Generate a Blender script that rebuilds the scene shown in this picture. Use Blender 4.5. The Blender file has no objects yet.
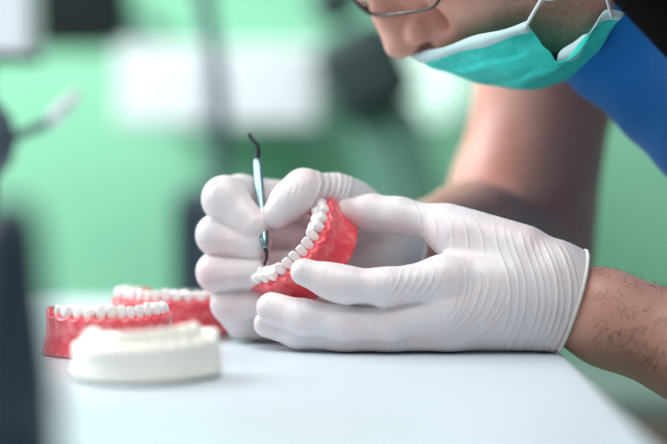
import bpy, bmesh, math, random
import numpy as np
from mathutils import Vector, Matrix
random.seed(7); rng = np.random.default_rng(7)
PI = math.pi
sc = bpy.context.scene
COL = sc.collection

# ------------------------------------------------------------------ camera
CAMY, CAMZ, F = -1.2, 0.144, 1852.8          # metres above the table top, focal length in px
PITCH = math.atan(92 / F)
cp, sp_ = math.cos(PITCH), math.sin(PITCH)
cam = bpy.data.cameras.new('camera'); co = bpy.data.objects.new('camera', cam); COL.objects.link(co)
co.location = (0, CAMY, CAMZ); co.rotation_euler = (PI/2 - PITCH, 0, 0)
cam.lens = 100; cam.sensor_width = 36; cam.clip_start = .05
cam.dof.use_dof = True; cam.dof.focus_distance = 1.2; cam.dof.aperture_fstop = 2.0
sc.camera = co

def A(px, py, y):
    """world point seen at (px,py) at world depth y"""
    u = (px - 333.5) / F; v = (222 - py) / F
    d = Vector((u, cp + v * sp_, -sp_ + v * cp))
    t = (y - CAMY) / d.y
    return Vector((d.x * t, y, CAMZ + d.z * t))
def AN(px, py, y): return np.array(A(px, py, y))

# ------------------------------------------------------------------ object helpers
def tag(o, label=None, cat=None, group=None, kind=None):
    for k, v in (('label', label), ('category', cat), ('group', group), ('kind', kind)):
        if v: o[k] = v
    return o
def empty(name, loc):
    o = bpy.data.objects.new(name, None); COL.objects.link(o); o.location = loc; o.empty_display_size = .02
    return o
def link(name, me, mat, parent=None, smooth=True):
    o = bpy.data.objects.new(name, me); COL.objects.link(o)
    if mat is not None and not me.materials: me.materials.append(mat)
    if smooth: me.polygons.foreach_set('use_smooth', [True] * len(me.polygons))
    if parent is not None:
        o.parent = parent
        base = Vector((0, 0, 0)); q = parent
        while q is not None: base += q.location; q = q.parent
        o.location = -base
    return o
def mesh_np(name, V, Fq):
    me = bpy.data.meshes.new(name)
    V = np.asarray(V, dtype=np.float32); Fq = np.asarray(Fq, dtype=np.int32)
    me.vertices.add(len(V)); me.vertices.foreach_set('co', V.ravel())
    me.loops.add(Fq.size); me.loops.foreach_set('vertex_index', Fq.ravel())
    n = Fq.shape[1]
    me.polygons.add(len(Fq)); me.polygons.foreach_set('loop_start', np.arange(0, Fq.size, n, dtype=np.int32))
    me.polygons.foreach_set('loop_total', np.full(len(Fq), n, dtype=np.int32))
    me.update(calc_edges=True); me.validate()
    return me
def box_bm(bm, c, s, bev=.0, rot=None, seg=3):
    r = bmesh.ops.create_cube(bm, size=1)
    vs = r['verts']
    for v in vs: v.co = Vector((v.co.x * s[0], v.co.y * s[1], v.co.z * s[2]))
    if bev > 0:
        es = list({e for v in vs for e in v.link_edges})
        g = bmesh.ops.bevel(bm, geom=es, offset=bev, segments=seg, affect='EDGES', profile=.5)
        vs = list({v for f in g['faces'] for v in f.verts} | {v for v in vs if v.is_valid})
    for v in vs:
        p = v.co.copy()
        if rot is not None: p = rot @ p
        v.co = p + Vector(c)
def obj_box(name, c, s, mat, parent=None, bev=.003, rot=None):
    bm = bmesh.new(); box_bm(bm, c, s, bev, rot)
    me = bpy.data.meshes.new(name); bm.to_mesh(me); bm.free()
    o = link(name, me, mat, parent, smooth=False)
    return o
def tube_mesh(name, pts, rad, n=10, closed=False, caps=True):
    P = [Vector(p) for p in pts]; m = len(P)
    R = rad if hasattr(rad, '__len__') else [rad] * m
    V = []; Fc = []
    up = None
    for i, p in enumerate(P):
        if closed: t = (P[(i + 1) % m] - P[i - 1]).normalized()
        else: t = (P[min(i + 1, m - 1)] - P[max(i - 1, 0)]).normalized()
        if up is None:
            up = Vector((0, 0, 1)) if abs(t.z) < .9 else Vector((1, 0, 0))
        s = t.cross(up).normalized(); up = s.cross(t).normalized()
        for k in range(n):
            a = 2 * PI * k / n
            V.append(p + (s * math.cos(a) + up * math.sin(a)) * R[i])
    mm = m if closed else m - 1
    for i in range(mm):
        for k in range(n):
            a, b = i * n + k, i * n + (k + 1) % n
            c, d = ((i + 1) % m) * n + (k + 1) % n, ((i + 1) % m) * n + k
            Fc.append((a, b, c, d))
    if not closed and caps:
        Fc.append(tuple(reversed(range(n)))); Fc.append(tuple(range((m - 1) * n, m * n)))
    me = bpy.data.meshes.new(name); me.from_pydata([tuple(v) for v in V], [], Fc); me.update()
    return me
def lathe_mesh(name, prof, c, n=40):
    V = []; Fc = []
    for r, z in prof:
        for k in range(n):
            a = 2 * PI * k / n; V.append((c[0] + r * math.cos(a), c[1] + r * math.sin(a), c[2] + z))
    for i in range(len(prof) - 1):
        for k in range(n):
            Fc.append((i * n + k, i * n + (k + 1) % n, (i + 1) * n + (k + 1) % n, (i + 1) * n + k))
    Fc.append(tuple(reversed(range(n)))); Fc.append(tuple(range((len(prof) - 1) * n, len(prof) * n)))
    me = bpy.data.meshes.new(name); me.from_pydata(V, [], Fc); me.update()
    return me
def smooth_pts(pts, k=4):
    P = [np.array(p, float) for p in pts]; out = []
    for i in range(len(P) - 1):
        p0 = P[max(i - 1, 0)]; p1 = P[i]; p2 = P[i + 1]; p3 = P[min(i + 2, len(P) - 1)]
        for j in range(k):
            t = j / k
            out.append(.5 * ((2 * p1) + (-p0 + p2) * t + (2 * p0 - 5 * p1 + 4 * p2 - p3) * t * t + (-p0 + 3 * p1 - 3 * p2 + p3) * t ** 3))
    out.append(P[-1]); return out

# ------------------------------------------------------------------ implicit surfaces -> one smooth mesh
class Field:
    def __init__(s, lo, hi, h):
        s.lo = np.array(lo, float); s.h = h
        s.n = np.ceil((np.array(hi, float) - s.lo) / h).astype(int) + 1
        s.a = np.full(s.n, .05, np.float32)
    def box(s, lo, hi):
        i0 = np.clip(np.floor((np.array(lo) - s.lo) / s.h).astype(int), 0, s.n - 1)
        i1 = np.clip(np.ceil((np.array(hi) - s.lo) / s.h).astype(int) + 1, 1, s.n)
        sl = tuple(slice(a, b) for a, b in zip(i0, i1))
        g = [(s.lo[k] + s.h * np.arange(i0[k], i1[k])).astype(np.float32) for k in range(3)]
        return sl, g[0][:, None, None], g[1][None, :, None], g[2][None, None, :]
    @staticmethod
    def smin(a, b, k):
        if k <= 0: return np.minimum(a, b)
        h = np.maximum(k - np.abs(a - b), 0) / k
        return np.minimum(a, b) - h * h * k * .25
    def put(s, sl, d, k): s.a[sl] = s.smin(s.a[sl], d, k)
    @staticmethod
    def cone(X, Y, Z, a, b, r1, r2, flat=None):
        a = np.array(a, float); b = np.array(b, float); ba = b - a; L = max(float(ba @ ba), 1e-12)
        px, py, pz = X - a[0], Y - a[1], Z - a[2]
        t = np.clip((px * ba[0] + py * ba[1] + pz * ba[2]) / L, 0, 1)
        qx, qy, qz = px - t * ba[0], py - t * ba[1], pz - t * ba[2]
        if flat is not None:
            n, f = np.array(flat[0], float), flat[1]; n = n / np.linalg.norm(n)
            dn = qx * n[0] + qy * n[1] + qz * n[2]
            e = (1 / f - 1) * dn
            qx, qy, qz = qx + e * n[0], qy + e * n[1], qz + e * n[2]
        return (np.sqrt(qx * qx + qy * qy + qz * qz) - (r1 + (r2 - r1) * t)).astype(np.float32)
    def seg(s, a, b, r1, r2=None, k=.004, flat=None):
        r2 = r1 if r2 is None else r2; m = max(r1, r2) * (max(1, flat[1]) if flat else 1) + k + 3 * s.h
        lo = np.minimum(a, b) - m; hi = np.maximum(a, b) + m
        sl, X, Y, Z = s.box(lo, hi)
        if min(s.a[sl].shape) < 1: return
        s.put(sl, s.cone(X, Y, Z, a, b, r1, r2, flat), k)
    def chain(s, pts, k=.004, kin=.006, sq=None):
        """pts: list of (point, radius): blended among themselves with kin, into the field with k"""
        P = [np.array(p, float) for p, r in pts]; R = [r for p, r in pts]
        m = max(R) + k + 4 * s.h
        sl, X, Y, Z = s.box(np.min(P, 0) - m, np.max(P, 0) + m)
        d = None
        for i in range(len(P) - 1):
            e = s.cone(X, Y, Z, P[i], P[i + 1], R[i], R[i + 1])
            d = e if d is None else s.smin(d, e, kin)
        s.put(sl, d, k)
    def ell(s, c, r, M=None, k=.01, sub=False):
        c = np.array(c, float); r = np.array(r, float); m = max(r) + k + 3 * s.h
        sl, X, Y, Z = s.box(c - m, c + m)
        px, py, pz = X - c[0], Y - c[1], Z - c[2]
        if M is not None:
            px, py, pz = (px * M[0][j] + py * M[1][j] + pz * M[2][j] for j in range(3))
        k0 = np.sqrt((px / r[0]) ** 2 + (py / r[1]) ** 2 + (pz / r[2]) ** 2)
        k1 = np.sqrt((px / r[0] ** 2) ** 2 + (py / r[1] ** 2) ** 2 + (pz / r[2] ** 2) ** 2) + 1e-9
        d = (k0 * (k0 - 1) / k1).astype(np.float32)
        if sub: s.a[sl] = -s.smin(-s.a[sl], d, k)
        else: s.put(sl, d, k)
    def cut(s, p, n, k=0):
        """remove everything on the +n side of p"""
        p = np.array(p, float); n = np.array(n, float); n /= np.linalg.norm(n)
        sl, X, Y, Z = s.box(s.lo, s.lo + s.h * s.n)
        d = ((X - p[0]) * n[0] + (Y - p[1]) * n[1] + (Z - p[2]) * n[2]).astype(np.float32)
        s.a = -s.smin(-s.a, -d, k)
    def sample(s, P):
        q = (np.atleast_2d(P) - s.lo) / s.h
        i = np.clip(np.floor(q).astype(int), 0, s.n - 2); f = q - i
        out = 0
        for a in (0, 1):
            for b in (0, 1):
                for c in (0, 1):
                    w = (f[:, 0] if a else 1 - f[:, 0]) * (f[:, 1] if b else 1 - f[:, 1]) * (f[:, 2] if c else 1 - f[:, 2])
                    out = out + w * s.a[i[:, 0] + a, i[:, 1] + b, i[:, 2] + c]
        return out
    def mesh(s):
        a = s.a; inside = a < 0
        nx, ny, nz = a.shape
        cnt = np.zeros((nx - 1, ny - 1, nz - 1), np.uint8)
        for i in (0, 1):
            for j in (0, 1):
                for k in (0, 1): cnt += inside[i:nx - 1 + i, j:ny - 1 + j, k:nz - 1 + k]
        act = np.argwhere((cnt > 0) & (cnt < 8)); del cnt
        idx = {}
        ids = np.full((nx - 1, ny - 1, nz - 1), -1, np.int32)
        ids[act[:, 0], act[:, 1], act[:, 2]] = np.arange(len(act))
        corners = [(i, j, k) for i in (0, 1) for j in (0, 1) for k in (0, 1)]
        val = {c: a[act[:, 0] + c[0], act[:, 1] + c[1], act[:, 2] + c[2]] for c in corners}
        S = np.zeros((len(act), 3)); C = np.zeros(len(act))
        for c in corners:
            for ax in range(3):
                if c[ax] == 0:
                    d = list(c); d[ax] = 1; d = tuple(d)
                    va, vb = val[c], val[d]; m = (va < 0) != (vb < 0)
                    t = np.where(m, va / np.where(m, va - vb, 1), 0)
                    for q in range(3):
                        S[:, q] += np.where(m, c[q] + (t if q == ax else 0), 0)
                    C += m
        V = s.lo + s.h * (act + S / C[:, None])
        quads = []
        for ax in range(3):
            o1, o2 = [(1, 2), (2, 0), (0, 1)][ax]
            sh = [slice(None)] * 3; sh2 = [slice(None)] * 3
            sh[ax] = slice(0, -1); sh2[ax] = slice(1, None)
            A0, A1 = inside[tuple(sh)], inside[tuple(sh2)]
            e = np.argwhere(A0 != A1)
            e = e[(e[:, o1] > 0) & (e[:, o2] > 0) & (e[:, o1] < a.shape[o1] - 1) & (e[:, o2] < a.shape[o2] - 1)]
            flip = inside[e[:, 0], e[:, 1], e[:, 2]]
            def cell(d1, d2):
                f = e.copy(); f[:, o1] -= d1; f[:, o2] -= d2
                return ids[f[:, 0], f[:, 1], f[:, 2]]
            q = np.stack([cell(1, 1), cell(0, 1), cell(0, 0), cell(1, 0)], 1)
            q[~flip] = q[~flip][:, ::-1]
            quads.append(q)
        Q = np.concatenate(quads); Q = Q[(Q >= 0).all(1)]
        return V, Q
def normals(V, Q):
    d1 = V[Q[:, 2]] - V[Q[:, 0]]; d2 = V[Q[:, 3]] - V[Q[:, 1]]
    n = np.cross(d1, d2); N = np.zeros_like(V)
    for k in range(4): np.add.at(N, Q[:, k], n)
    return N / (np.linalg.norm(N, axis=1)[:, None] + 1e-12)
def relax(V, Q, it=2, lam=.5):
    for _ in range(it):
        S = np.zeros_like(V); C = np.zeros(len(V))
        for a, b in ((0, 1), (1, 2), (2, 3), (3, 0)):
            np.add.at(S, Q[:, a], V[Q[:, b]]); np.add.at(S, Q[:, b], V[Q[:, a]])
            np.add.at(C, Q[:, a], 1); np.add.at(C, Q[:, b], 1)
        V = V + lam * (S / np.maximum(C, 1)[:, None] - V)
    return V
def poly_dist(P2, line):
    """distance of 2-D points to a polyline"""
    d = np.full(len(P2), 1e9)
    for a, b in zip(line[:-1], line[1:]):
        a = np.array(a); b = np.array(b); ba = b - a
        t = np.clip(((P2 - a) @ ba) / (ba @ ba), 0, 1)
        d = np.minimum(d, np.linalg.norm(P2 - a - t[:, None] * ba, axis=1))
    return d

# ------------------------------------------------------------------ materials
def mat(name, col, rough=.5, metal=0, spec=.5, sss=0, sssr=(1, .3, .2), bump=None, var=None, emit=None, coat=0, trans=0, sheen=0, alpha=1):
    m = bpy.data.materials.new(name); m.use_nodes = True; nt = m.node_tree; b = nt.nodes['Principled BSDF']
    b.inputs['Base Color'].default_value = (*col, 1); b.inputs['Roughness'].default_value = rough
    b.inputs['Metallic'].default_value = metal; b.inputs['Specular IOR Level'].default_value = spec
    if sss:
        b.inputs['Subsurface Weight'].default_value = sss; b.inputs['Subsurface Radius'].default_value = sssr
        b.inputs['Subsurface Scale'].default_value = .004
    b.inputs['Coat Weight'].default_value = coat; b.inputs['Transmission Weight'].default_value = trans
    b.inputs['Sheen Weight'].default_value = sheen
    if emit: b.inputs['Emission Color'].default_value = (*emit[0], 1); b.inputs['Emission Strength'].default_value = emit[1]
    tc = nt.nodes.new('ShaderNodeTexCoord')
    if var:   # colour variation of the thing itself: (scale, second colour, lo, hi)
        n = nt.nodes.new('ShaderNodeTexNoise'); n.inputs['Scale'].default_value = var[0]; n.inputs['Detail'].default_value = 4
        r = nt.nodes.new('ShaderNodeValToRGB'); r.color_ramp.elements[0].position = var[2]; r.color_ramp.elements[1].position = var[3]
        r.color_ramp.elements[0].color = (*col, 1); r.color_ramp.elements[1].color = (*var[1], 1)
        nt.links.new(tc.outputs['Object'], n.inputs['Vector']); nt.links.new(n.outputs['Fac'], r.inputs['Fac'])
        nt.links.new(r.outputs['Color'], b.inputs['Base Color'])
        m['ramp'] = r.name
    if bump:  # list of (scale, strength, distance)
        prev = None
        for s, st, dist in bump:
            n = nt.nodes.new('ShaderNodeTexNoise'); n.inputs['Scale'].default_value = s; n.inputs['Detail'].default_value = 3
            nt.links.new(tc.outputs['Object'], n.inputs['Vector'])
            u = nt.nodes.new('ShaderNodeBump'); u.inputs['Strength'].default_value = st; u.inputs['Distance'].default_value = dist
            nt.links.new(n.outputs['Fac'], u.inputs['Height'])
            if prev: nt.links.new(prev.outputs['Normal'], u.inputs['Normal'])
            prev = u
        nt.links.new(prev.outputs['Normal'], b.inputs['Normal'])
    return m
M = {}
M['glove'] = mat('latex_glove', (.74, .70, .72), .40, sss=.06, sssr=(1, .6, .6), bump=[(90, .25, .002), (420, .15, .0006)], var=(45, (.78, .66, .67), .45, .72))
def crease(m, vec, st, dist):
    nt = m.node_tree; b = nt.nodes['Principled BSDF']; tc = nt.nodes.new('ShaderNodeTexCoord'); mp = nt.nodes.new('ShaderNodeMapping')
    mp.inputs['Scale'].default_value = vec; n = nt.nodes.new('ShaderNodeTexNoise'); n.inputs['Scale'].default_value = 1; n.inputs['Detail'].default_value = 3; n.inputs['Distortion'].default_value = .6
    nt.links.new(tc.outputs['Object'], mp.inputs['Vector']); nt.links.new(mp.outputs[0], n.inputs['Vector'])
    u = nt.nodes.new('ShaderNodeBump'); u.inputs['Strength'].default_value = st; u.inputs['Distance'].default_value = dist
    old = b.inputs['Normal'].links[0].from_socket; nt.links.new(old, u.inputs['Normal']); nt.links.new(n.outputs['Fac'], u.inputs['Height']); nt.links.new(u.outputs[0], b.inputs['Normal'])
crease(M['glove'], (260, 60, 70), .28, .0016)
M['rim'] = mat('glove_rim', (.84, .83, .78), .4, sss=.1)
M['gum'] = mat('acrylic_gum', (.80, .075, .10), .25, sss=.12, sssr=(1, .25, .2), coat=.3, bump=[(160, .5, .0012)], var=(130, (.90, .20, .22), .45, .7))
M['tooth'] = mat('tooth_enamel', (.94, .93, .91), .22, sss=.1, coat=.3)
M['plaster'] = mat('dental_plaster', (.95, .93, .85), .75, bump=[(160, .3, .001)])
M['steel'] = mat('brushed_steel', (.24, .38, .40), .28, metal=1, bump=[(700, .1, .0003)])
M['darksteel'] = mat('dark_steel', (.05, .055, .06), .3, metal=.8)
M['table'] = mat('white_laminate', (.60, .69, .74), .33, spec=.5, bump=[(30, .04, .001)])
M['mask'] = mat('aqua_nonwoven', (.015, .64, .56), .65, bump=[(900, .2, .0005)], var=(140, (.05, .78, .70), .4, .7), sss=.05)
M['maskband'] = mat('pale_mask_binding', (.60, .82, .83), .7, bump=[(900, .2, .0005)])
M['loop'] = mat('elastic_loop', (.72, .80, .82), .7)
M['blue'] = mat('blue_scrub_cotton', (.004, .15, .50), .8, spec=.2, bump=[(60, .3, .004), (1500, .2, .0004)], sheen=.2)
M['black'] = mat('black_cotton', (.003, .003, .004), .9, spec=.05, bump=[(70, .3, .003)])
M['hair'] = mat('dark_hair', (.03, .018, .012), .5)
M['armhair'] = mat('arm_hair', (.06, .035, .025), .5)
M['frame'] = mat('glasses_frame', (.03, .02, .02), .3)
M['lens'] = mat('clear_lens', (1, 1, 1), .02, trans=1)
M['lens'].node_tree.nodes['Principled BSDF'].inputs['IOR'].default_value = 1.05
M['wall'] = mat('green_wall_paint', (.19, .47, .32), .8, bump=[(40, .05, .002)], var=(1.3, (.25, .57, .38), .35, .7))
M['floor'] = mat('green_floor', (.16, .26, .21), .5, var=(3, (.2, .3, .25), .4, .6))
M['white'] = mat('white_enamel', (.80, .84, .88), .45)
M['navy'] = mat('navy_plastic', (.012, .03, .05), .5)
M['grey'] = mat('slate_metal', (.06, .09, .12), .45)
M['dark'] = mat('dark_green_black', (.006, .012, .012), .6, spec=.15)
M['teal'] = mat('dark_teal_upholstery', (.02, .045, .045), .6)
M['lamp'] = mat('lit_diffuser', (.35, .42, .38), .5, emit=((.66, 1, .84), .85))
M['pants'] = mat('grey_cloth', (.12, .15, .16), .9)
M['wood'] = mat('brown_laminate', (.16, .11, .08), .6)

# skin with a painted-in stubble mask (the hair's own colour)
M['skin'] = mat('skin', (.73, .40, .315), .42, sss=.22, sssr=(1, .35, .2), bump=[(500, .25, .0006), (90, .15, .002)], var=(28, (.65, .285, .225), .4, .72))
nt = M['skin'].node_tree; bs = nt.nodes['Principled BSDF']
at_ = nt.nodes.new('ShaderNodeAttribute'); at_.attribute_name = 'stubble'
no = nt.nodes.new('ShaderNodeTexNoise'); no.inputs['Scale'].default_value = 700
tc = nt.nodes.new('ShaderNodeTexCoord'); nt.links.new(tc.outputs['Object'], no.inputs['Vector'])
mu = nt.nodes.new('ShaderNodeMath'); mu.operation = 'MULTIPLY_ADD'; mu.inputs[1].default_value = .9; mu.inputs[2].default_value = .1
nt.links.new(no.outputs['Fac'], mu.inputs[0])
m2 = nt.nodes.new('ShaderNodeMath'); m2.operation = 'MULTIPLY'; m2.use_clamp = True
nt.links.new(mu.outputs[0], m2.inputs[0]); nt.links.new(at_.outputs['Fac'], m2.inputs[1])
mx = nt.nodes.new('ShaderNodeMix'); mx.data_type = 'RGBA'
nt.links.new(m2.outputs[0], mx.inputs['Factor'])
nt.links.new(nt.nodes[M['skin']['ramp']].outputs['Color'], mx.inputs['A']); mx.inputs['B'].default_value = (.19, .12, .085, 1)
nt.links.new(mx.outputs['Result'], bs.inputs['Base Color'])

# ------------------------------------------------------------------ the room
FLOOR = -.75
YB = 2.6
def sbox(name, c, s, m, bev=0):
    o = obj_box(name, c, s, m, None, bev); o['kind'] = 'structure'; return o
sbox('wall_back', (0, YB + .05, .6), (7, .1, 2.7), M['wall'])
sbox('floor', (0, .3, FLOOR - .05), (7, 4.6, .1), M['floor'])

# table: the right edge runs along the view
TX = .150
tb = empty('table', (-.55, .0, FLOOR)); tag(tb, 'white laminate worktop on which the gloved hands and the dental models rest', 'table')
def tabletop():
    bm = bmesh.new(); box_bm(bm, ((-1.5 + TX) / 2, -.15, -.0125), (1.5 + TX, 1.14, .025), .006, seg=4)
    me = bpy.data.meshes.new('tabletop'); bm.to_mesh(me); bm.free(); return link('tabletop', me, M['table'], tb, smooth=False)
tabletop()
for x in (-1.4, TX - .12):
    for y in (-.66, .36): obj_box('leg', (x, y, FLOOR / 2 - .0125), (.05, .05, -FLOOR - .025), M['grey'], tb, .004)

# ------------------------------------------------------------------ hands: left glove (near the camera)
def fingers_into(Fd, spec, k):
    for pts in spec: Fd.chain([(AN(*p[:3]), p[3]) for p in pts], k=k, kin=.006)
L = Field((-.065, -.05, -.004), (.185, .085, .105), .0006)
fingers_into(L, [
    [(304,272,-.0125,.0088),(330,281,-.0150,.0106),(345,285,-.0165,.0112),(385,287,-.018,.0115),(445,280,-.012,.0140)],     # index
], .003)
fingers_into(L, [
    [(272,308,.003,.0103),(305,318,-.006,.0112),(345,324,-.011,.0116),(390,324,-.014,.0118),(448,312,-.012,.0140)],       # middle
], .0015)
fingers_into(L, [
    [(267,324,.012,.0088),(300,333,.003,.0100),(345,339,-.003,.0105),(390,337,-.006,.0110),(450,332,-.006,.0130)],       # ring
], .001)
fingers_into(L, [
    [(322,332,.024,.0082),(355,337,.018,.0090),(395,338,.012,.0095),(455,336,.006,.0115)],                                # little
], .001)
P = lambda *p: AN(*p)
for a, b, r1, r2 in [((445,280,-.010),(565,285,-.004),.0150,.0200), ((448,308,-.011),(570,303,-.002),.0150,.0200),
                     ((450,328,-.004),(565,322,.002),.0140,.0190), ((455,334,.006),(560,325,.006),.0120,.0180),
                     ((490,300,-.004),(560,300,-.002),.0210,.0210)]:
    L.seg(P(*a), P(*b), r1, r2, k=.010)
# thumb
L.chain([(P(348,212,.043),.0092),(P(372,213,.038),.0112),(P(398,216,.031),.0112),(P(447,226,.020),.0130),(P(520,255,.006),.0190)], k=.009, kin=.008)
L.seg(P(452,240,.012), P(505,280,.004), .0120, .0200, k=.012)
L.seg(P(470,236,.012), P(548,270,.002), .0135, .0190, k=.012)
# wrist and cuff
for a, b, r1, r2 in [((560,278,-.002),(605,293,-.004),.0200,.0205), ((560,303,-.001),(605,313,-.003),.0230,.0230), ((560,324,.001),(605,338,-.001),.0185,.0195)]:
    L.seg(P(*a), P(*b), r1, r2, k=.012)
CUT_P = P(570, 303, -.002); CUT_N = np.array(A(576,304,0) - A(546,294,0)); CUT_N = np.array([.955, .05, -.29]); CUT_N /= np.linalg.norm(CUT_N)
def cuff_ring(Fd, p, n, N=56, rmax=.06):
    n = n / np.linalg.norm(n); u = np.cross(n, [0, 1, 0]); u /= np.linalg.norm(u); v = np.cross(n, u)
    out = []
    for k in range(N):
        a = 2 * PI * k / N; d = u * math.cos(a) + v * math.sin(a)
        rs = np.linspace(.008, rmax, 260); f = Fd.sample(p + rs[:, None] * d)
        j = np.argmax(f > 0) if (f > 0).any() else 100
        out.append(p + d * rs[j])
    return out
ringL = cuff_ring(L, CUT_P, CUT_N)
L.cut(CUT_P, CUT_N, k=.001)
L.cut((0, 0, .0006), (0, 0, -1), k=.004)         # the hand settles on the table
V, Q = L.mesh(); V = relax(V, Q, 1, .4); N = normals(V, Q)
def folds(V, N, lines, amp, sig, plane=(0, 2), cond=None):
    P2 = V[:, plane]; D = np.zeros(len(V))
    for ln, am in lines:
        w = np.array([[A(*p, 0)[0], A(*p, 0)[2]] for p in ln]); w = np.array(smooth_pts(w, 6))
        lo = w.min(0) - .004; hi = w.max(0) + .004
        m = ((P2 > lo) & (P2 < hi)).all(1)
        if cond is not None: m &= cond
        if not m.any(): continue
        d = poly_dist(P2[m], w)
        ends = np.minimum(np.linalg.norm(P2[m] - w[0], axis=1), np.linalg.norm(P2[m] - w[-1], axis=1))
        D[m] += am * np.exp(-(d / sig) ** 2) * np.clip(ends / .012, 0, 1)
    return D
lines = []
for i, x0 in enumerate([497, 505, 512, 524, 531, 537, 543, 549, 556, 562]):
    j = random.uniform(-2, 2)
    lines.append(([(x0 - 4, 222 + i * 2.5), (x0 + j, 246), (x0 + 8 + j, 272), (x0 + 9, 300), (x0 + 3, 328), (x0 - 9 - j, 356)], random.uniform(.5, 1.2)))
for i in range(8):
    x0 = 432 + i * 8 + random.uniform(-2, 2)
    lines.append(([(x0 + 22, 258 + i * 3), (x0 + 22, 285), (x0 + 12, 310), (x0 - 10, 332), (x0 - 30, 347)], random.uniform(.3, .9)))
for i in range(6):
    x0 = 392 + i * 8
    lines.append(([(x0 + 10, 262), (x0 + 4, 280), (x0 - 6, 294), (x0 - 18, 304)], random.uniform(.3, .8)))
for i in range(5):
    x0 = 418 + i * 15
    lines.append(([(x0 - 6, 200 + i * 4), (x0 + 1, 212 + i * 4), (x0 + 4, 226 + i * 4), (x0 + 4, 244 + i * 4)], random.uniform(.3, .7)))
for x0 in (372, 380, 388): lines.append(([(x0, 266), (x0 + 3, 278), (x0, 292)], .4))
for x0 in (340, 349, 357, 368): lines.append(([(x0 + 10, 308), (x0 + 4, 324), (x0 - 6, 344)], .5))
front = N[:, 1] < .25
D = folds(V, N, lines, 1, .00058, cond=front)
V = V + N * (D * .0011)[:, None]
meL = mesh_np('glove', V, Q)

# ------------------------------------------------------------------ right glove (holds the probe)
R_ = Field((-.115, .0, -.004), (.085, .155, .125), .0008)
R_.chain([(P(254,226,.031),.0102),(P(225,199,.045),.0146),(P(240,195,.066),.0130),(P(296,203,.095),.0145)], k=.001, kin=.006)   # index
R_.chain([(P(255,243,.034),.0116),(P(217,235,.047),.0132),(P(236,234,.078),.0130),(P(300,236,.105),.0150)], k=.0008, kin=.006)   # middle
R_.chain([(P(257,271,.035),.0118),(P(217,272,.047),.0130),(P(236,268,.078),.0130),(P(302,262,.105),.0145)], k=.0008, kin=.006)   # ring
R_.chain([(P(264,303,.039),.0108),(P(230,304,.049),.0120),(P(242,298,.075),.0124),(P(302,285,.100),.0140)], k=.0008, kin=.006)    # little
for a, b, r1, r2 in [((296,206,.095),(385,238,.098),.0150,.0210), ((300,236,.103),(388,243,.098),.0160,.0220), ((302,262,.103),(385,250,.096),.0160,.0210),
                     ((302,285,.098),(380,262,.092),.0160,.0190), ((262,322,.062),(320,310,.080),.0130,.0200), ((243,322,.056),(300,322,.068),.0125,.0150), ((320,310,.080),(375,268,.090),.0200,.0200),
                     ((300,290,.085),(360,255,.085),.0160,.0180)]:
    R_.seg(P(*a), P(*b), r1, r2, k=.009)
# thumb
R_.chain([(P(277,214,.029),.0098),(P(290,201,.034),.0120),(P(304,190,.040),.0130),(P(335,194,.058),.0125),(P(352,205,.070),.0150),(P(380,232,.088),.0190)], k=.0012, kin=.007)
R_.seg(P(345,203,.066), P(380,230,.088), .0140, .0185, k=.010)
R_.seg(P(385,244,.096), P(420,247,.112), .0235, .0250, k=.012)
cR_P = P(396, 245, .097); cR_N = np.array(A(545,256,.27) - A(402,243,.09)); cR_N /= np.linalg.norm(cR_N)
ringR = cuff_ring(R_, cR_P, cR_N)
R_.cut(cR_P, cR_N, k=.001)
R_.cut((0, 0, .0006), (0, 0, -1), k=.004)
V, Q = R_.mesh(); V = relax(V, Q, 1, .4); N = normals(V, Q)
lines = []
for i, x0 in enumerate([318, 326, 333, 339, 345, 350]):
    lines.append(([(x0 - 2, 168), (x0 + 2, 182), (x0 - 1, 196), (x0 - 8, 208)], random.uniform(.7, 1.3)))
for i in range(4): lines.append(([(292 + i * 6, 176), (288 + i * 6, 192), (280 + i * 6, 208)], .4))
for yy in (226, 240, 262, 277, 298, 311): lines.append(([(205, yy), (222, yy + 2), (244, yy)], .3))
for xx, yy in ((226, 205), (236, 214), (222, 232), (228, 270), (236, 303)): lines.append(([(xx + 4, yy - 9), (xx, yy), (xx + 3, yy + 9)], .45))
D = folds(V, N, lines, 1, .0009, cond=N[:, 1] < .3)
V = V + N * (D * .0011)[:, None]
meR = mesh_np('glove', V, Q)

# ------------------------------------------------------------------ the person
person = empty('person', (.62, .1, -.3))
tag(person, 'person in blue scrubs, aqua face mask and white gloves bending over a denture model', 'person')
def put(name, me, m, parent): return link(name, me, m, parent)
gl = put('glove', meL, M['glove'], person); gl['label'] = 'white latex glove on the hand nearer the camera, gripping the denture model'
gr = put('glove', meR, M['glove'], person); gr['label'] = 'white latex glove on the farther hand, pinching the steel probe'
put('cuff_rim', tube_mesh('cuff_rim', ringL, .0012, 8, closed=True), M['rim'], gl)
put('cuff_rim', tube_mesh('cuff_rim', ringR, .0011, 8, closed=True), M['rim'], gr)

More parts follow.
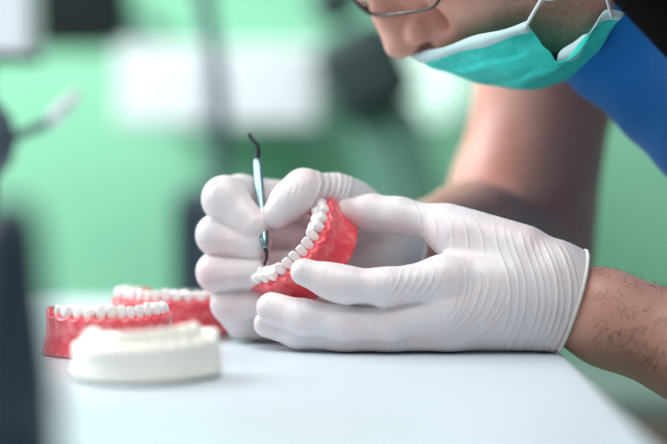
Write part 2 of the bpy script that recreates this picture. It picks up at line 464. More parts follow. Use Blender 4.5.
# head frame: x forward, y person's left, z up
HP = math.radians(50); c_, s_ = math.cos(HP), math.sin(HP)
FW = np.array((-c_, 0, -s_)); LF = np.array((0, -1.0, 0)); UP = np.array((-s_, 0, c_))
yaw = math.radians(4)
FW, LF = FW * math.cos(yaw) + LF * math.sin(yaw), LF * math.cos(yaw) - FW * math.sin(yaw)
NT = AN(391, 56, .075)
HO = NT - (.124 * FW - .030 * UP)
HM = np.stack([FW, LF, UP], 1)
def H(x, y, z): return HO + FW * x + LF * y + UP * z
B = Field((.0, -.17, -.13), (.60, .40, .47), .0021)
hk = .018
B.ell(H(-.012, 0, .050), (.098, .076, .082), HM, k=.01)
B.ell(H(.030, 0, -.015), (.064, .060, .082), HM, k=hk)
B.ell(H(.052, 0, .040), (.045, .058, .035), HM, k=hk)
for s in (1, -1):
    B.seg(H(-.004, s * .050, -.060), H(.066, s * .016, -.092), .0170, .0145, k=.02)      # jaw
    B.seg(H(-.004, s * .056, -.010), H(-.004, s * .052, -.060), .0150, .0160, k=.02)
    B.ell(H(.052, s * .040, -.016), (.026, .022, .020), HM, k=.016)                       # cheek bone
    B.ell(H(.046, s * .036, -.052), (.030, .020, .030), HM, k=.02)                        # cheek
    B.seg(H(.090, s * .010, .026), H(.072, s * .048, .022), .007, .006, k=.012)          # brow
    B.ell(H(.090, s * .031, .004), (.012, .017, .012), HM, k=.008, sub=True)             # eye socket
    B.ell(H(.077, s * .031, .002), (.0135, .014, .012), HM, k=.003)                      # closed lid
    B.ell(H(-.008, s * .074, -.004), (.018, .007, .030), HM, k=.004)                     # ear
    B.ell(H(-.004, s * .081, -.000), (.009, .005, .016), HM, k=.003, sub=True)
B.ell(H(.074, 0, -.089), (.017, .020, .016), HM, k=.018)                                   # chin
B.ell(H(.086, 0, -.055), (.016, .026, .024), HM, k=.016)                                   # muzzle
B.seg(H(.099, -.016, -.052), H(.099, .016, -.052), .0045, .0045, k=.006)                   # lips
B.seg(H(.097, -.014, -.062), H(.097, .014, -.062), .0050, .0050, k=.006)
B.seg(H(.086, 0, .018), H(.104, 0, -.010), .0085, .0085, k=.012)                           # nose
B.seg(H(.104, 0, -.010), H(.1135, 0, -.0285), .0085, .0110, k=.010)
B.seg(H(.095, 0, -.020), H(.100, 0, -.034), .012, .012, k=.010)
for s in (1, -1):
    B.ell(H(.0975, s * .0142, -.0340), (.0125, .0066, .0095), HM, k=.004)                    # wing
    B.ell(H(.1015, s * .0075, -.0440), (.0065, .0042, .0060), HM, k=.003, sub=True)           # nostril
    B.ell(H(.084, s * .0245, -.036), (.010, .0035, .012), HM, k=.006, sub=True)              # crease beside the wing
# neck, torso
B.seg(AN(548, -6, .040), AN(574, 14, .048), .026, .028, k=.02)
B.seg(H(-.030, 0, -.050), np.array((.250, .09, .235)), .052, .060, k=.03)
T0, T1 = np.array((.30, .10, .21)), np.array((.56, .10, -.05))
B.seg(T0, T1, .098, .108, k=.03, flat=((0, 1, 0), 1.75))
SL = np.array((.31, -.085, .215)); SR = np.array((.235, .275, .245))
B.seg(SL, SR, .055, .055, k=.03)
# left arm
EL = np.array((.405, -.035, -.075))
B.seg(SL, EL, .052, .043, k=.02)
W0, W1, W2 = P(566, 303, -.001), P(606, 318, -.004), P(700, 352, -.010)
B.seg(W0, W1, .0225, .0230, k=.01, flat=((0, 1, 0), .80)); B.seg(P(566,293,-.002), P(606,304,-.004), .0180, .0190, k=.01); B.seg(P(566,313,0), P(606,332,-.003), .0180, .0190, k=.01)
for a, b in (((606,304,-.004), (690,333,-.008)), ((606,332,-.003), (690,362,-.010))):
    B.seg(P(*a), P(*b), .0195, .0215, k=.012)
B.seg(W1, W2, .0250, .0300, k=.014); B.seg(W2, EL, .0330, .0430, k=.016)
# right arm
B.seg(SR, P(548, 70, .28), .055, .052, k=.02)
B.seg(P(552, 60, .28), P(524, 200, .275), .0530, .0580, k=.02)
B.seg(P(520, 200, .275), P(540, 250, .275), .0520, .0420, k=.02)
B.seg(P(540, 252, .27), P(472, 240, .185), .0420, .0440, k=.006)
B.seg(P(472, 240, .185), P(398, 244, .098), .0440, .0225, k=.006)
V, Q = B.mesh(); del B.a
V = relax(V, Q, 2, .45); N = normals(V, Q)
meB = mesh_np('body', V, Q)
hl = (V - HO) @ HM
beard = np.zeros(len(V))
inhead = (hl[:, 0] > -.055) & (hl[:, 0] < .13) & (hl[:, 2] < .0) & (hl[:, 2] > -.20) & (np.abs(hl[:, 1]) < .1) & (V[:, 0] < .30)
low = np.clip((-.030 - hl[:, 2] - .55 * np.clip(hl[:, 0] - .02, -1, .06)) / .02, 0, 1)
beard = inhead * low * np.clip((.13 + .06 + hl[:, 2]) / .03, 0, 1)
noseb = (hl[:, 0] > .088) & (hl[:, 2] > -.047)
beard[noseb] = 0
at2 = meB.attributes.new('stubble', 'FLOAT', 'POINT'); at2.data.foreach_set('value', beard.astype(np.float32))
body = put('body', meB, M['skin'], person)

def strands(name, pts, dirs, lens, w, m, parent, bend=None, seg=3):
    V2 = []; F2 = []
    for p, d, l in zip(pts, dirs, lens):
        d = Vector(d).normalized(); s = d.cross(Vector((0, 1, 0)))
        if s.length < .05: s = d.cross(Vector((0, 0, 1)))
        s.normalize(); g = Vector(bend) if bend is not None else Vector((0, 0, 0)); base = len(V2)
        c = Vector(p)
        for k in range(seg + 1):
            ww = w * (1 - .8 * k / seg)
            V2 += [tuple(c - s * ww), tuple(c + s * ww)]
            d = (d + g * .35).normalized(); c = c + d * (l / seg)
        for k in range(seg): F2.append((base + 2 * k, base + 2 * k + 1, base + 2 * k + 3, base + 2 * k + 2))
    me = bpy.data.meshes.new(name); me.from_pydata(V2, [], F2); me.update()
    return link(name, me, m, parent)
# forearm hair
armsel = np.where((V[:, 0] > CUT_P[0] + .012) & (V[:, 0] < .30) & (V[:, 1] < .02) & (V[:, 2] < .08 - .25 * (V[:, 0] - .17)) & (V[:, 1] > -.07) & (N[:, 1] < .3) & (N[:, 2] > -.35))[0]
ch = rng.choice(armsel, min(1300, len(armsel)), replace=True)
pp = V[ch] + rng.normal(0, .0006, (len(ch), 3)) * 1.0
ad = np.array((-.35, 0, -.9))
dd = N[ch] * .35 + ad * rng.uniform(.3, 1, (len(ch), 1)) + rng.normal(0, .45, (len(ch), 3))
strands('arm_hair', pp - N[ch] * .0003, dd, rng.uniform(.004, .008, len(ch)), .00013, M['armhair'], person, bend=(-.3, 0, -.5))
# beard
bsel = np.where(beard > .35)[0]
ch = rng.choice(bsel, 4000, replace=True)
dd = N[ch] * .5 - UP * .7 + rng.normal(0, .35, (len(ch), 3))
strands('beard', V[ch] + rng.normal(0, .0005, (len(ch), 3)) - N[ch] * .0003, dd, rng.uniform(.002, .0045, len(ch)), .00010, M['hair'], person)
# hair cap and eyebrows
HR = Field((HO - .16), (HO + .16), .003)
HR.ell(H(-.022, 0, .058), (.097, .081, .086), HM, k=.01)
HR.ell(H(-.055, 0, .005), (.050, .070, .060), HM, k=.02)
HR.cut(H(.052, 0, .080), FW * .8 - UP * .45, k=.006)
V3, Q3 = HR.mesh(); N3 = normals(V3, Q3)
V3 = V3 + N3 * (np.sin(V3[:, :1] * 900) * np.sin(V3[:, 1:2] * 1100) * .0012)
put('hair', mesh_np('hair', V3, Q3), M['hair'], person)

# scrub top and black shirt
S = Field((.10, -.09, -.23), (.66, .40, .36), .003)
S.seg(T0, T1, .106, .116, k=.03, flat=((0, 1, 0), 1.70))
S.seg(np.array((.30, -.02, .22)), SR, .060, .062, k=.03)
S.seg(SR, P(548, 36, .28), .064, .060, k=.02)
S.seg(np.array((.218, .10, .224)), np.array((.315, .06, .130)), .066, .072, k=.02)
S.seg(np.array((.185, .22, .235)), np.array((.205, .09, .228)), .055, .055, k=.03)
for _ in [0]:
    # sleeve and neck openings
    d = (np.array(A(522, 210, .275)) - np.array(A(548, 60, .28))); d /= np.linalg.norm(d)
    sl, X, Y, Z = S.box(S.lo, S.lo + S.h * S.n)
    pc = P(545, 84, .28)
    pl = -((X - pc[0]) * d[0] + (Y - pc[1]) * d[1] + (Z - pc[2]) * d[2])
    reg = np.maximum(np.maximum(X - .27, .20 - Y), pl * 1.0).astype(np.float32)
    S.a = np.maximum(S.a, -reg)
V4, Q4 = S.mesh(); V4 = relax(V4, Q4, 2, .4); N4 = normals(V4, Q4)
V4 = V4 + N4 * (.0008 * np.sin(55 * (V4[:, :1] + V4[:, 2:]) + 3 * np.sin(30 * V4[:, 1:2])) + .0008 * np.sin(130 * (V4[:, :1] - .6 * V4[:, 2:]) + 2 * np.sin(40 * V4[:, 1:2])))
st = put('scrub_top', mesh_np('scrub_top', V4, Q4), M['blue'], person)
K = Field((.11, -.19, -.14), (.56, .05, .36), .003)
K.seg(np.array((.225, -.062, .268)), np.array((.418, -.062, .075)), .070, .075, k=.02)
K.seg(np.array((.30, -.085, .235)), np.array((.385, -.060, .03)), .065, .062, k=.02)
V5, Q5 = K.mesh(); V5 = relax(V5, Q5, 2, .4)
sh = put('shirt', mesh_np('shirt', V5, Q5), M['black'], person); sh['label'] = 'black shirt over the shoulder nearer the camera'

# face mask: a pleated sheet from the middle of the face to both sides
midc = smooth_pts([(413,57),(430,66),(452,74),(482,83),(518,89),(556,84),(588,68)], 6)
latc = smooth_pts([(527,23),(538,38),(549,52),(560,61),(580,54),(602,14),(624,12)], 6)
NVm = len(midc) - 1
YM = .075; NU = 22
HY = float(NT[1])
def mask_pt(u, vi, side):
    v = vi / NVm
    m_ = midc[vi]; l_ = latc[vi]
    e = abs(u)
    w = e ** 1.15
    px, py = m_[0] + (l_[0] - m_[0]) * w, m_[1] + (l_[1] - m_[1]) * w
    dep = math.sin(min(e, 1) * PI / 2) ** 1.25
    y = YM - .070 * dep
    p = np.array(A(px, py, y))
    # pleats: sheet steps, fading to the edges
    pl = ((v * 3.3 + .15) % 1.0)
    amp = .0085 * math.sin(min(1, e * 1.15) * PI) ** .6 * math.sin(min(1, v * 1.1) * PI)
    p = p + np.array((-.25, -.85, -.35)) * amp * (1 - pl) * (1 if pl > .1 else pl / .1)
    p[0] += .0006 * math.sin(v * 31 + e * 9); p[2] += .0008 * math.sin(v * 23 + e * 13)
    if side < 0: p[1] = 2 * HY - p[1]
    return p
Vm = []; Fm = []
cols = [(-i / NU) for i in range(NU, 0, -1)] + [i / NU for i in range(0, NU + 1)]
for c in cols:
    for vi in range(NVm + 1): Vm.append(mask_pt(abs(c), vi, 1 if c >= 0 else -1))
for i in range(len(cols) - 1):
    for j in range(NVm):
        a = i * (NVm + 1) + j; Fm.append((a, a + 1, a + NVm + 2, a + NVm + 1))
mkm = mesh_np('face_mask', Vm, Fm)
mk = put('face_mask', mkm, M['mask'], person)
mkm.materials.append(M['maskband'])
md = mk.modifiers.new('thick', 'SOLIDIFY'); md.thickness = .0012; md.offset = 0
mk.modifiers.new('sub', 'SUBSURF').levels = 1; mk.modifiers['sub'].render_levels = 1
# upper binding with the nose wire, and side bindings
def strip(name, fn, n, w, m, parent):
    Vs = []; Fs = []
    for i in range(n + 1):
        a, b = fn(i / n); Vs += [a, b]
    for i in range(n): Fs.append((2 * i, 2 * i + 1, 2 * i + 3, 2 * i + 2))
    o = put(name, mesh_np(name, Vs, Fs), m, parent)
    q = o.modifiers.new('thick', 'SOLIDIFY'); q.thickness = w; q.offset = 0
    return o
def top_fn(t):
    c = cols[min(len(cols) - 1, int(round(t * (len(cols) - 1))))]; s = 1 if c >= 0 else -1
    a, b = mask_pt(abs(c), 0, s), mask_pt(abs(c), 4, s)
    off = np.array((-.001, -.0016 * s, 0)); return a + off + np.array((0, 0, .0008)), b + off * 1.6
strip('top_binding', top_fn, len(cols) - 1, .0012, M['maskband'], mk)
def side_fn(s):
    def f(t):
        vi = int(round(t * 8)) + NVm - 8
        a, b = mask_pt(1, vi, s), mask_pt(.86, vi, s); off = np.array((0, -.0018 * s, 0)); return a + off, b + off * 1.5
    return f
for s in (1, -1): strip('side_binding', side_fn(s), 8, .0012, M['maskband'], mk)
for s in (1, -1):
    ear_t = H(.004, s * .083, .028); ear_b = H(-.016, s * .082, -.030)
    a = mask_pt(1, 0, s); b = mask_pt(1, NVm - 5, s)
    off = np.array((0, -.003 * s, 0))
    back = H(-.026, s * .084, .0)
    e1 = A(541, 0, .002); e1 = np.array(e1)
    e2 = np.array(A(609, -8, -.002))
    if s < 0: e1[1] = 2 * HY - e1[1]; e2[1] = 2 * HY - e2[1]
    PA = [np.array(A(*q)) for q in ((525,28,-.0005), (533,14,-.002), (541,0,-.002), (550,-17,-.001))]
    PB = [np.array(A(*q)) for q in ((603,-22,-.004), (606,-6,-.004), (609,6,-.002), (612,18,-.001))]
    if s < 0:
        for q in PA + PB: q[1] = 2 * HY - q[1]
    pts = smooth_pts(PA + [ear_t + off, back + off, ear_b + off] + PB, 5)
    put('ear_loop', tube_mesh('ear_loop', pts, .0013, 8), M['loop'], mk)

for s in (1,):
    def lin_fn(t):
        q = latc[18 + int(round(t * 9))]
        return np.array(A(q[0], q[1] + 1, .0075)), np.array(A(q[0] - 3 - 5 * math.sin(t * PI), q[1] - 12 * math.sin(t * PI) ** .6, .0095))
    strip('inner_lining', lin_fn, 9, .0008, M['maskband'], mk)
# glasses
gs = None
def rim_pts(s):
    c = [(375,15,-.006),(388,15,-.016),(402,13.5,-.026),(420,10.5,-.038),(434,6,-.049),(441,-6,-.057),(437,-24,-.060),(420,-40,-.056),(390,-46,-.040),(362,-42,-.022),(349,-26,-.010),(352,-6,-.005),(362,7,-.005)]
    out = []
    for q in smooth_pts([np.array(A(a, b, HY + d)) for a, b, d in c + c[:1]], 3)[:-1]:
        if s < 0: q = q.copy(); q[1] = 2 * HY - q[1]
        out.append(q)
    return out
me = tube_mesh('glasses', rim_pts(1), .0011, 8, closed=True)
gs = put('glasses', me, M['frame'], person)
put('rim', tube_mesh('rim', rim_pts(-1), .0011, 8, closed=True), M['frame'], gs)
put('bridge', tube_mesh('bridge', smooth_pts([rim_pts(1)[33], (rim_pts(1)[33] + rim_pts(-1)[33]) / 2 + FW * .001, rim_pts(-1)[33]], 4), .0012, 8), M['frame'], gs)
for s in (1, -1):
    put('temple_arm', tube_mesh('temple_arm', smooth_pts([rim_pts(s)[18], H(.060, s * .074, .008), H(0, s * .084, .012), H(-.024, s * .082, -.012)], 5), .0014, 8), M['frame'], gs)
    rp = rim_pts(s); c = sum(rp) / len(rp)
    ml = bpy.data.meshes.new('lens'); ml.from_pydata([tuple(c)] + [tuple(p) for p in rp], [], [(0, i + 1, (i + 1) % len(rp) + 1) for i in range(len(rp))]); ml.update()
    lo = put('lens', ml, M['lens'], gs); q = lo.modifiers.new('t', 'SOLIDIFY'); q.thickness = .0015

# ------------------------------------------------------------------ dental models
ARX, ARY = .0315, .038            # half width, depth of the arch
def arch(th): return np.array((ARX * math.sin(th), -ARY * math.cos(th) + .0))
ths = np.linspace(-1.82, 1.82, 91); AP = np.array([arch(t) for t in ths])
seglen = np.concatenate([[0], np.cumsum(np.linalg.norm(np.diff(AP, axis=0), axis=1))]); TOT = seglen[-1]
WID = [5.6, 6.0, 6.8, 7.2, 7.4, 10.6, 10.4]
HALF = sum(WID) / 1000
def at_s(s):   # arc length from the middle -> point, tangent
    u = TOT / 2 + s; i = np.clip(np.searchsorted(seglen, u) - 1, 0, len(AP) - 2)
    f = (u - seglen[i]) / (seglen[i + 1] - seglen[i]); p = AP[i] * (1 - f) + AP[i + 1] * f
    t = AP[i + 1] - AP[i]; return p, t / np.linalg.norm(t)
tooth_s = []
for sd in (-1, 1):
    x = 0
    for i, w in enumerate(WID):
        tooth_s.append((sd * (x + w / 2000) * (TOT / 2 - .0075) / HALF, w / 1000 * (TOT / 2 - .0075) / HALF, i)); x += w / 1000
def arch_field(base_lo, wb, wt, top, h=.0009, palate=False, teeth=False):
    Fd = Field((-.053, -.064, base_lo - .004), (.053, .026, .016), h)
    sl, X, Y, Z = Fd.box(Fd.lo, Fd.lo + Fd.h * Fd.n)
    P2 = np.stack(np.broadcast_arrays(X[:, :, 0], Y[:, :, 0]), -1).reshape(-1, 2).astype(float)
    best = np.full(len(P2), 1e9); bs_ = np.zeros(len(P2))
    for i in range(len(AP) - 1):
        a, b = AP[i], AP[i + 1]; ba = b - a
        t = np.clip(((P2 - a) @ ba) / (ba @ ba), 0, 1); d = np.linalg.norm(P2 - a - t[:, None] * ba, axis=1)
        m = d < best; best[m] = d[m]; bs_[m] = (seglen[i] + t * (seglen[i + 1] - seglen[i]))[m]
    best = best.reshape(X.shape[0], Y.shape[1], 1); bs_ = bs_.reshape(best.shape) - TOT / 2
    scal = np.zeros_like(bs_)
    for s0, w, i in tooth_s: scal = np.maximum(scal, np.clip(1 - np.abs(bs_ - s0) / (w * .5), 0, 1))
    root = np.sqrt(np.clip(scal, 0, 1))
    zt = top - .0030 * root + .0012
    zt = zt + .0022 * np.clip((np.abs(bs_) - (TOT / 2 - .0075)) / .003, 0, 1)
    f = np.clip((Z - base_lo) / (top - base_lo), 0, 1)
    hw = wb + (wt - wb) * f ** .8 + .0010 * root * np.clip((Z - top + .014) / .01, 0, 1) - .0012 * np.sin(np.clip(f, 0, 1) * PI) + .0030 * np.clip((np.abs(bs_) - (TOT / 2 - .026)) / .012, 0, 1) * (1 - .35 * f)
    r = .0022
    qx = best - hw + r; zc = (zt + base_lo) / 2; qz = np.abs(Z - zc) - (zt - base_lo) / 2 + r
    d = np.sqrt(np.maximum(qx, 0) ** 2 + np.maximum(qz, 0) ** 2) + np.minimum(np.maximum(qx, qz), 0) - r
    Fd.a = np.minimum(Fd.a, d.astype(np.float32))
    if palate:
        inner = ((X / (ARX + .004)) ** 2 + (Y / (ARY + .004)) ** 2) ** .5 - 1
        q1 = np.maximum(inner * .025, Y - .010); q2 = np.abs(Z - (base_lo + .006)) - .006
        Fd.a = Fd.smin(Fd.a, np.maximum(q1, q2).astype(np.float32), .006)
    return Fd
def tooth_mesh(w, kind):
    """crown with its neck at z=0: incisor, canine, premolar or molar"""
    n1, n2 = 20, 14; Vt = []; Ft = []
    hgt = {0: .0098, 1: .0100, 2: .0108, 3: .0094, 4: .0090, 5: .0088, 6: .0084}[kind]
    th = {0: .0060, 1: .0062, 2: .0074, 3: .0098, 4: .0104, 5: .0124, 6: .0124}[kind]
    for j in range(n2 + 1):
        v = j / n2; ph = v * PI / 2 * 2 - PI / 2
        for i in range(n1):
            a = 2 * PI * i / n1; ca, sa = math.cos(a), math.sin(a)
            e = .62; x = math.copysign(abs(ca) ** e, ca); y = math.copysign(abs(sa) ** e, sa)
            rr = max(0.0, math.cos(ph)) ** .42; z = math.copysign(abs(math.sin(ph)) ** .75, math.sin(ph)) * .5 + .5
            ww = w * .5 * (.90 + .12 * z); tt = th * .5
            if kind <= 2: tt *= (1.0 - .62 * z)
            if kind == 2: ww *= (1 - .30 * max(0, z - .6) / .4)
            X_, Y_, Z_ = x * ww * rr, y * tt * rr, z * hgt - .0015
            if kind >= 3 and z > .6:
                nc = 1.6 if kind < 5 else 2.6
                Z_ += .0011 * (math.cos(X_ / w * 2 * PI * (1 if kind >= 5 else 0) ) * -1 if kind >= 5 else 0) * rr
                Z_ -= .0016 * (1 - min(1, abs(Y_) / (th * .28))) 
            if kind <= 1 and z > .9: Z_ -= 0
            Vt.append((X_, Y_ + (.0008 * (1 - z) if kind <= 2 else 0), Z_))
    for j in range(n2):
        for i in range(n1): Ft.append((j * n1 + i, j * n1 + (i + 1) % n1, (j + 1) * n1 + (i + 1) % n1, (j + 1) * n1 + i))
    me = bpy.data.meshes.new('tooth'); me.from_pydata(Vt, [], Ft); me.update()
    me.materials.append(M['tooth']); me.polygons.foreach_set('use_smooth', [True] * len(me.polygons))
    return me
TM = {}
for s0, w, i in tooth_s:
    if i not in TM: TM[i] = tooth_mesh(w, i)
GB = arch_field(-.0275, .0098, .0072, -.0010)
gV, gQ = GB.mesh(); gV = relax(gV, gQ, 1, .4)
meG = mesh_np('gum', gV, gQ); meG.materials.append(M['gum']); meG.polygons.foreach_set('use_smooth', [True] * len(meG.polygons))
def denture(loc, rot, label, group=None, first=None):
    root = bpy.data.objects.new('denture_model', None); COL.objects.link(root); root.empty_display_size = .02
    root.rotation_mode = 'QUATERNION'; root.location = loc; root.rotation_quaternion = rot.to_quaternion()
    tag(root, label, 'denture', group)
    if first is None:
        g = bpy.data.objects.new('gum', meG); COL.objects.link(g); g.parent = root
        for s0, w, i in tooth_s:
            p, t = at_s(s0); o = bpy.data.objects.new('tooth', TM[i]); COL.objects.link(o); o.parent = root
            nrm = np.array((t[1], -t[0]))       # outwards
            o.location = (p[0], p[1], -.0022 + random.uniform(-.0007, .0007))
            o.rotation_euler = (random.uniform(-.12, .12), random.uniform(-.09, .09), math.atan2(t[1], t[0]) + random.uniform(-.14, .14))
    else:
        for ch in list(first.children):
            c = ch.copy(); COL.objects.link(c); c.parent = root
    return root
# held model: W along the row, O towards the biting side, Fd towards the lips
tau = math.radians(23)
Wv = Vector((.69, 0, .725)).normalized(); e_ = Vector((-.725, 0, .69)).normalized()
Yv = Vector((0, 1, 0))
Ov = (e_ * math.cos(tau) - Yv * math.sin(tau)).normalized()
Bk = Ov.cross(Wv)                          # local +y : towards the back of the arch
rot = Matrix((Wv, Bk, Ov)).transposed()
midp = A(298, 254, .004)                   # where the front teeth meet the gum
heldloc = midp - rot @ Vector((0, -ARY, .002))
dm = denture(heldloc, rot, 'denture model with coral pink gums held tilted between the gloved fingers')

# ------------------------------------------------------------------ probe
pr_top = A(257, 158, .060); pr_bot = A(265, 249, .0200)
probe = empty('dental_probe', pr_bot); tag(probe, 'slim steel dental probe with hooked ends, pinched in the gloved fingertips', 'dental probe')
axis = (pr_top - pr_bot)
pts = [pr_bot + axis * t for t in (0, .04, .10, .5, .90, .96, 1)]
put('handle', tube_mesh('handle', pts, [.0016, .0026, .0031, .0031, .0031, .0026, .0015], 8), M['steel'], probe)
up_pts = smooth_pts([pr_top - axis * .01, A(258, 151, .061), A(257, 145, .062), A(252, 139, .063), A(249, 133, .064)], 5)
put('hook', tube_mesh('hook', up_pts, list(np.linspace(.0019, .0012, len(up_pts)))), M['darksteel'], probe)
dn_pts = smooth_pts([pr_bot + axis * .01, A(266.5, 253, .0200), A(266.5, 258, .0215), A(265, 263, .025), A(262, 269, .029)], 5)
put('hook', tube_mesh('hook', dn_pts, list(np.linspace(.0016, .0007, len(dn_pts)))), M['darksteel'], probe)

# ------------------------------------------------------------------ models lying on the table
Rz = lambda a: Matrix.Rotation(math.radians(a), 3, 'Z')
BASE = .0278
def on_table(px, y, h=BASE):
    p = A(px, 300, y); return Vector((p.x, y, h))
denture(on_table(110, -.005), Rz(22), 'coral denture model on the table just behind the white plaster cast', 'loose denture models on the table', dm)
denture(on_table(170, .110), Rz(-24), 'coral denture model farthest back on the table, next to the gloved fist', 'loose denture models on the table', dm)
# the plaster cast
PL = arch_field(-.024, .0125, .0105, -.002, palate=True)
for s0, w, i in tooth_s:
    p, t = at_s(s0); PL.ell((p[0], p[1], .001), (w * .5, w * .5, .0062), None, k=.003)
pV, pQ = PL.mesh(); pV = relax(pV, pQ, 10, .5)
pc = A(145, 300, -.118)
a = math.radians(-14); Rm = np.array(((math.cos(a), -math.sin(a), 0), (math.sin(a), math.cos(a), 0), (0, 0, 1)))
pV[:, 2] -= pV[:, 2].min(); pV = (pV * np.array((.98, 1.0, .94)))
pV[:, 2] *= 1 + .12 * np.sin(pV[:, 0] / .05)
pV = pV @ Rm.T
pV = pV + np.array((0, 0, -pV[:, 2].min() + .0003))
pco = link('plaster_cast', mesh_np('plaster_cast', pV, pQ), M['plaster'])
pco.location = (pc.x, -.118, 0); tag(pco, 'cream white plaster cast of a jaw lying in front of the pink models', 'plaster cast')

# ------------------------------------------------------------------ blurred foreground on the left
p0 = A(8, 444, -.50); p0.z = 0
stand = empty('instrument_stand', p0); tag(stand, 'dark navy stand rising along the left edge, very close and out of focus', 'stand')
put('base', lathe_mesh('base', [(.030, .0003), (.031, .004), (.029, .010), (.020, .018), (.012, .026)], p0 + Vector((.001, 0, 0))), M['navy'], stand)
zt = A(8, 200, -.50).z
put('column', lathe_mesh('column', [(.0190, .02), (.0180, .05), (.0145, zt * .7), (.0125, zt - .01), (.008, zt)], p0 + Vector((.001, 0, 0))), M['navy'], stand)
q0 = A(-13, 140, -.23)
holder = empty('tool_holder', (q0.x, q0.y, 0)); tag(holder, 'grey round tool holder at the left edge with a rod and pale tip', 'tool holder')
bmh = lathe_mesh('head', [(.006, -.020), (.013, -.012), (.016, 0), (.013, .012), (.006, .020)], q0, 28)
put('head', bmh, M['grey'], holder)
put('post', tube_mesh('post', [(q0.x, q0.y, .001), (q0.x, q0.y, q0.z - .015)], .004, 12), M['grey'], holder)
put('foot', lathe_mesh('foot', [(.012, .0003), (.012, .004), (.006, .007)], (q0.x, q0.y, 0)), M['grey'], holder)
put('rod', tube_mesh('rod', [A(-2, 143, -.23), A(28, 132, -.23), A(50, 122, -.23)], .0026, 12), M['grey'], holder)
put('tip', tube_mesh('tip', [A(49, 123, -.23), A(56, 115, -.23), A(68, 103, -.23), A(79, 91, -.23)], [.0032, .0040, .0036, .0020], 12), M['white'], holder)['label'] = 'pale tip'

# ------------------------------------------------------------------ background
def rect(px0, py0, px1, py1, y): # centre and size of an upright rectangle seen there
    a, b = A(px0, py0, y), A(px1, py1, y); return ((a.x + b.x) / 2, y, (a.z + b.z) / 2), (abs(b.x - a.x), abs(b.z - a.z))
# white equipment head, upper left
c, s = rect(-40, -40, 36, 56, .62)
bx = empty('equipment_box', (c[0], c[1], FLOOR)); tag(bx, 'white equipment box on a post at the upper left corner', 'equipment')
obj_box('housing', c, (s[0], .10, s[1]), M['white'], bx, .006)
obj_box('bottom_trim', (c[0], c[1], c[2] - s[1] / 2 - .003), (s[0] * .98, .095, .006), M['dark'], bx, .001)
put('post', tube_mesh('post', [(c[0] - .035, c[1] + .08, FLOOR), (c[0] - .035, c[1] + .08, c[2])], .012, 14), M['grey'], bx)
# black monitor on the wall
c, s = rect(34, -70, 131, 50, 1.55)
mo = empty('monitor', (c[0], YB, c[2])); tag(mo, 'large black monitor on a wall arm at the upper left', 'monitor')
obj_box('casing', c, (s[0], .05, s[1]), M['dark'], mo, .008)
obj_box('screen', (c[0], c[1] - .026, c[2]), (s[0] * .94, .004, s[1] * .92), M['dark'], mo, .001)
put('wall_arm', tube_mesh('wall_arm', [(c[0], c[1] + .02, c[2]), (c[0], YB, c[2])], .02, 12), M['grey'], mo)
# two white wall cabinets
for (x0, x1, lab) in ((117, 209, 'white cabinet left of the dark pole in the blurred background'), (224, 319, 'white cabinet right of the dark pole in the blurred background')):
    c, s = rect(x0, 44, x1, 126, 1.5)
    cb = empty('wall_cabinet', (c[0], YB, c[2])); tag(cb, lab, 'cabinet', 'white cabinets')
    obj_box('cabinet_body', (c[0], (c[1] + YB) / 2 + .01, c[2]), (s[0], YB - c[1] - .02, s[1]), M['white'], cb, .004)
    obj_box('door', (c[0], c[1], c[2]), (s[0] * .98, .02, s[1] * .97), M['white'], cb, .004)
# pole with bent top
y = 1.05
pts = smooth_pts([A(196, -60, y), A(204, 0, y), A(215, 60, y), A(220, 120, y), A(217, 190, y), A(212, 290, y), A(210, 420, y), (A(208, 420, y).x, y, FLOOR)], 6)
pl_ = link('equipment_pole', tube_mesh('equipment_pole', pts, .0105, 14), M['grey']); tag(pl_, 'slate grey curved pole standing between the two white cabinets', 'pole')
# dark cart below
c, s = rect(180, 186, 224, 420, 1.25)
ct = empty('trolley', (c[0], c[1], FLOOR)); tag(ct, 'dark trolley behind the fist at the foot of the pole', 'trolley')
h = c[2] + s[1] / 2 - FLOOR
obj_box('cart_body', (c[0], c[1], FLOOR + .03 + (h - .03) / 2), (s[0], .25, h - .03), M['navy'], ct, .02)
for dx in (-1, 1):
    for dy in (-1, 1): put('caster', lathe_mesh('caster', [(.006, 0), (.010, .006), (.010, .024), (.006, .035)], (c[0] + dx * s[0] * .35, c[1] + dy * .09, FLOOR), 16), M['dark'], ct)
# dark treatment chair back leaning (upper middle)
y = 1.35
ca, cb_ = A(345, 10, y), A(372, 118, y)
chb = empty('treatment_chair', (A(380, 100, y).x + .05, y + .1, FLOOR)); tag(chb, 'dark upholstered treatment chair back behind the nose', 'chair')
def slab(name, pa, pb, wx, wy, m, parent, bev=.02):
    pa, pb = Vector(pa), Vector(pb); d = pb - pa; ang = math.atan2(d.x, d.z)
    return obj_box(name, tuple((pa + pb) / 2), (wx, wy, d.length), m, parent, bev, Matrix.Rotation(ang, 3, 'Y'))
slab('backrest', A(346, 30, y), A(384, 112, y), .12, .10, M['teal'], chb, .03)
slab('headrest', A(318, -16, y), A(356, 12, y), .075, .09, M['teal'], chb, .025)
q = A(392, 150, y)
slab('lower_back', A(384, 112, y), A(420, 260, y + .1), .10, .12, mat('sage_vinyl', (.12, .28, .21), .6), chb, .03)
slab('back_support', A(418, 250, y + .1), (A(430, 300, y).x, y + .1, FLOOR + .36), .05, .05, M['grey'], chb, .01)
obj_box('seat', (A(430, 300, y).x, y + .1, FLOOR + .38), (.28, .4, .12), M['teal'], chb, .03)
put('base', lathe_mesh('base', [(.12, 0), (.12, .03), (.05, .06), (.05, .34)], (A(430, 300, y).x, y + .1, FLOOR)), M['grey'], chb)
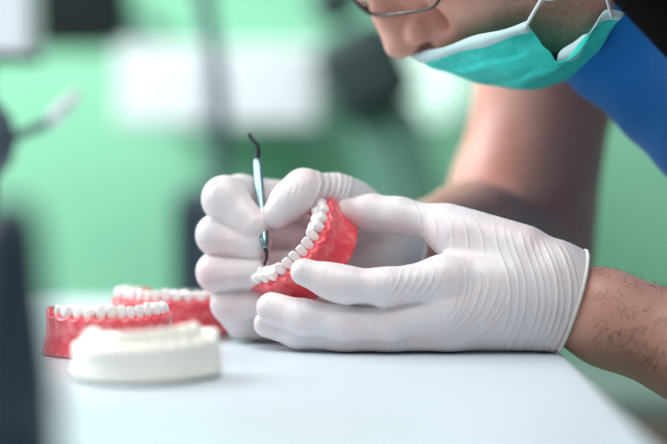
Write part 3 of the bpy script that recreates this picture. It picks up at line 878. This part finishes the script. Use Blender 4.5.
# round lit lamp
y = 1.9; c = A(430, 82, y)
lp = empty('lamp', (c.x, YB, c.z)); tag(lp, 'round lit lamp glowing pale green-white beside the nose', 'lamp')
def disc(name, r, th, yy, m, parent, n=48):
    Vd = []; 
    prof = [(r * .92, -th / 2), (r, -th / 4), (r, th / 4), (r * .9, th / 2)]
    for rr, dy in prof:
        for k in range(n): a = 2 * PI * k / n; Vd.append((c.x + rr * math.cos(a), yy + dy, c.z + rr * math.sin(a)))
    Fd = [(i * n + k, i * n + (k + 1) % n, (i + 1) * n + (k + 1) % n, (i + 1) * n + k) for i in range(3) for k in range(n)]
    Fd += [tuple(reversed(range(n))), tuple(range(3 * n, 4 * n))]
    me = bpy.data.meshes.new(name); me.from_pydata(Vd, [], Fd); me.update(); return put(name, me, m, parent)
disc('lamp_housing', .075, .05, y + .03, M['white'], lp); disc('diffuser', .068, .012, y, M['lamp'], lp)
put('wall_arm', tube_mesh('wall_arm', [(c.x, y + .05, c.z), (c.x, YB + .03, c.z)], .02, 12), M['grey'], lp)
# low cabinet lower right
c, s = rect(585, 392, 900, 640, .95)
lc = empty('low_cabinet', (c[0], 1.1, FLOOR)); tag(lc, 'grey low cabinet beyond the table edge at the lower right', 'cabinet')
obj_box('cabinet_body', (c[0], 1.1, (FLOOR + c[2] + s[1] / 2) / 2), (s[0], .4, c[2] + s[1] / 2 - FLOOR), mat('grey_green_laminate', (.14, .2, .18), .6), lc, .006)
obj_box('drawer', (c[0] + .0, .893, c[2] + s[1] / 2 - .08), (s[0] * .92, .014, .10), M['wood'], lc, .004)

# ------------------------------------------------------------------ light
def area(name, loc, target, size, energy, col, sy=None):
    l = bpy.data.lights.new(name, 'AREA'); l.energy = energy; l.color = col; l.shape = 'RECTANGLE'; l.size = size; l.size_y = sy or size
    o = bpy.data.objects.new(name, l); COL.objects.link(o); o.location = loc
    o.rotation_euler = (Vector(target) - Vector(loc)).to_track_quat('-Z', 'Y').to_euler(); return o
area('window_light', (-1.5, .5, 1.1), (0, 0, .05), 1.3, 40, (.92, .97, 1.0), 1.1)
area('ceiling_light', (.0, -.5, 1.7), (0, .05, 0), 1.1, 22, (1, .97, .96))
area('room_light', (-1.2, 1.3, 1.4), (-.95, 2.6, .15), 1.0, 62, (.95, 1, .97))
w = bpy.data.worlds.new('world'); sc.world = w; w.use_nodes = True
bg = w.node_tree.nodes['Background']; bg.inputs['Color'].default_value = (.90, .95, .97, 1); bg.inputs['Strength'].default_value = .32

sc.view_settings.view_transform = 'Standard'; sc.view_settings.look = 'None'; sc.view_settings.gamma = 1
sc.view_settings.use_curve_mapping = False; sc.view_settings.exposure = .08
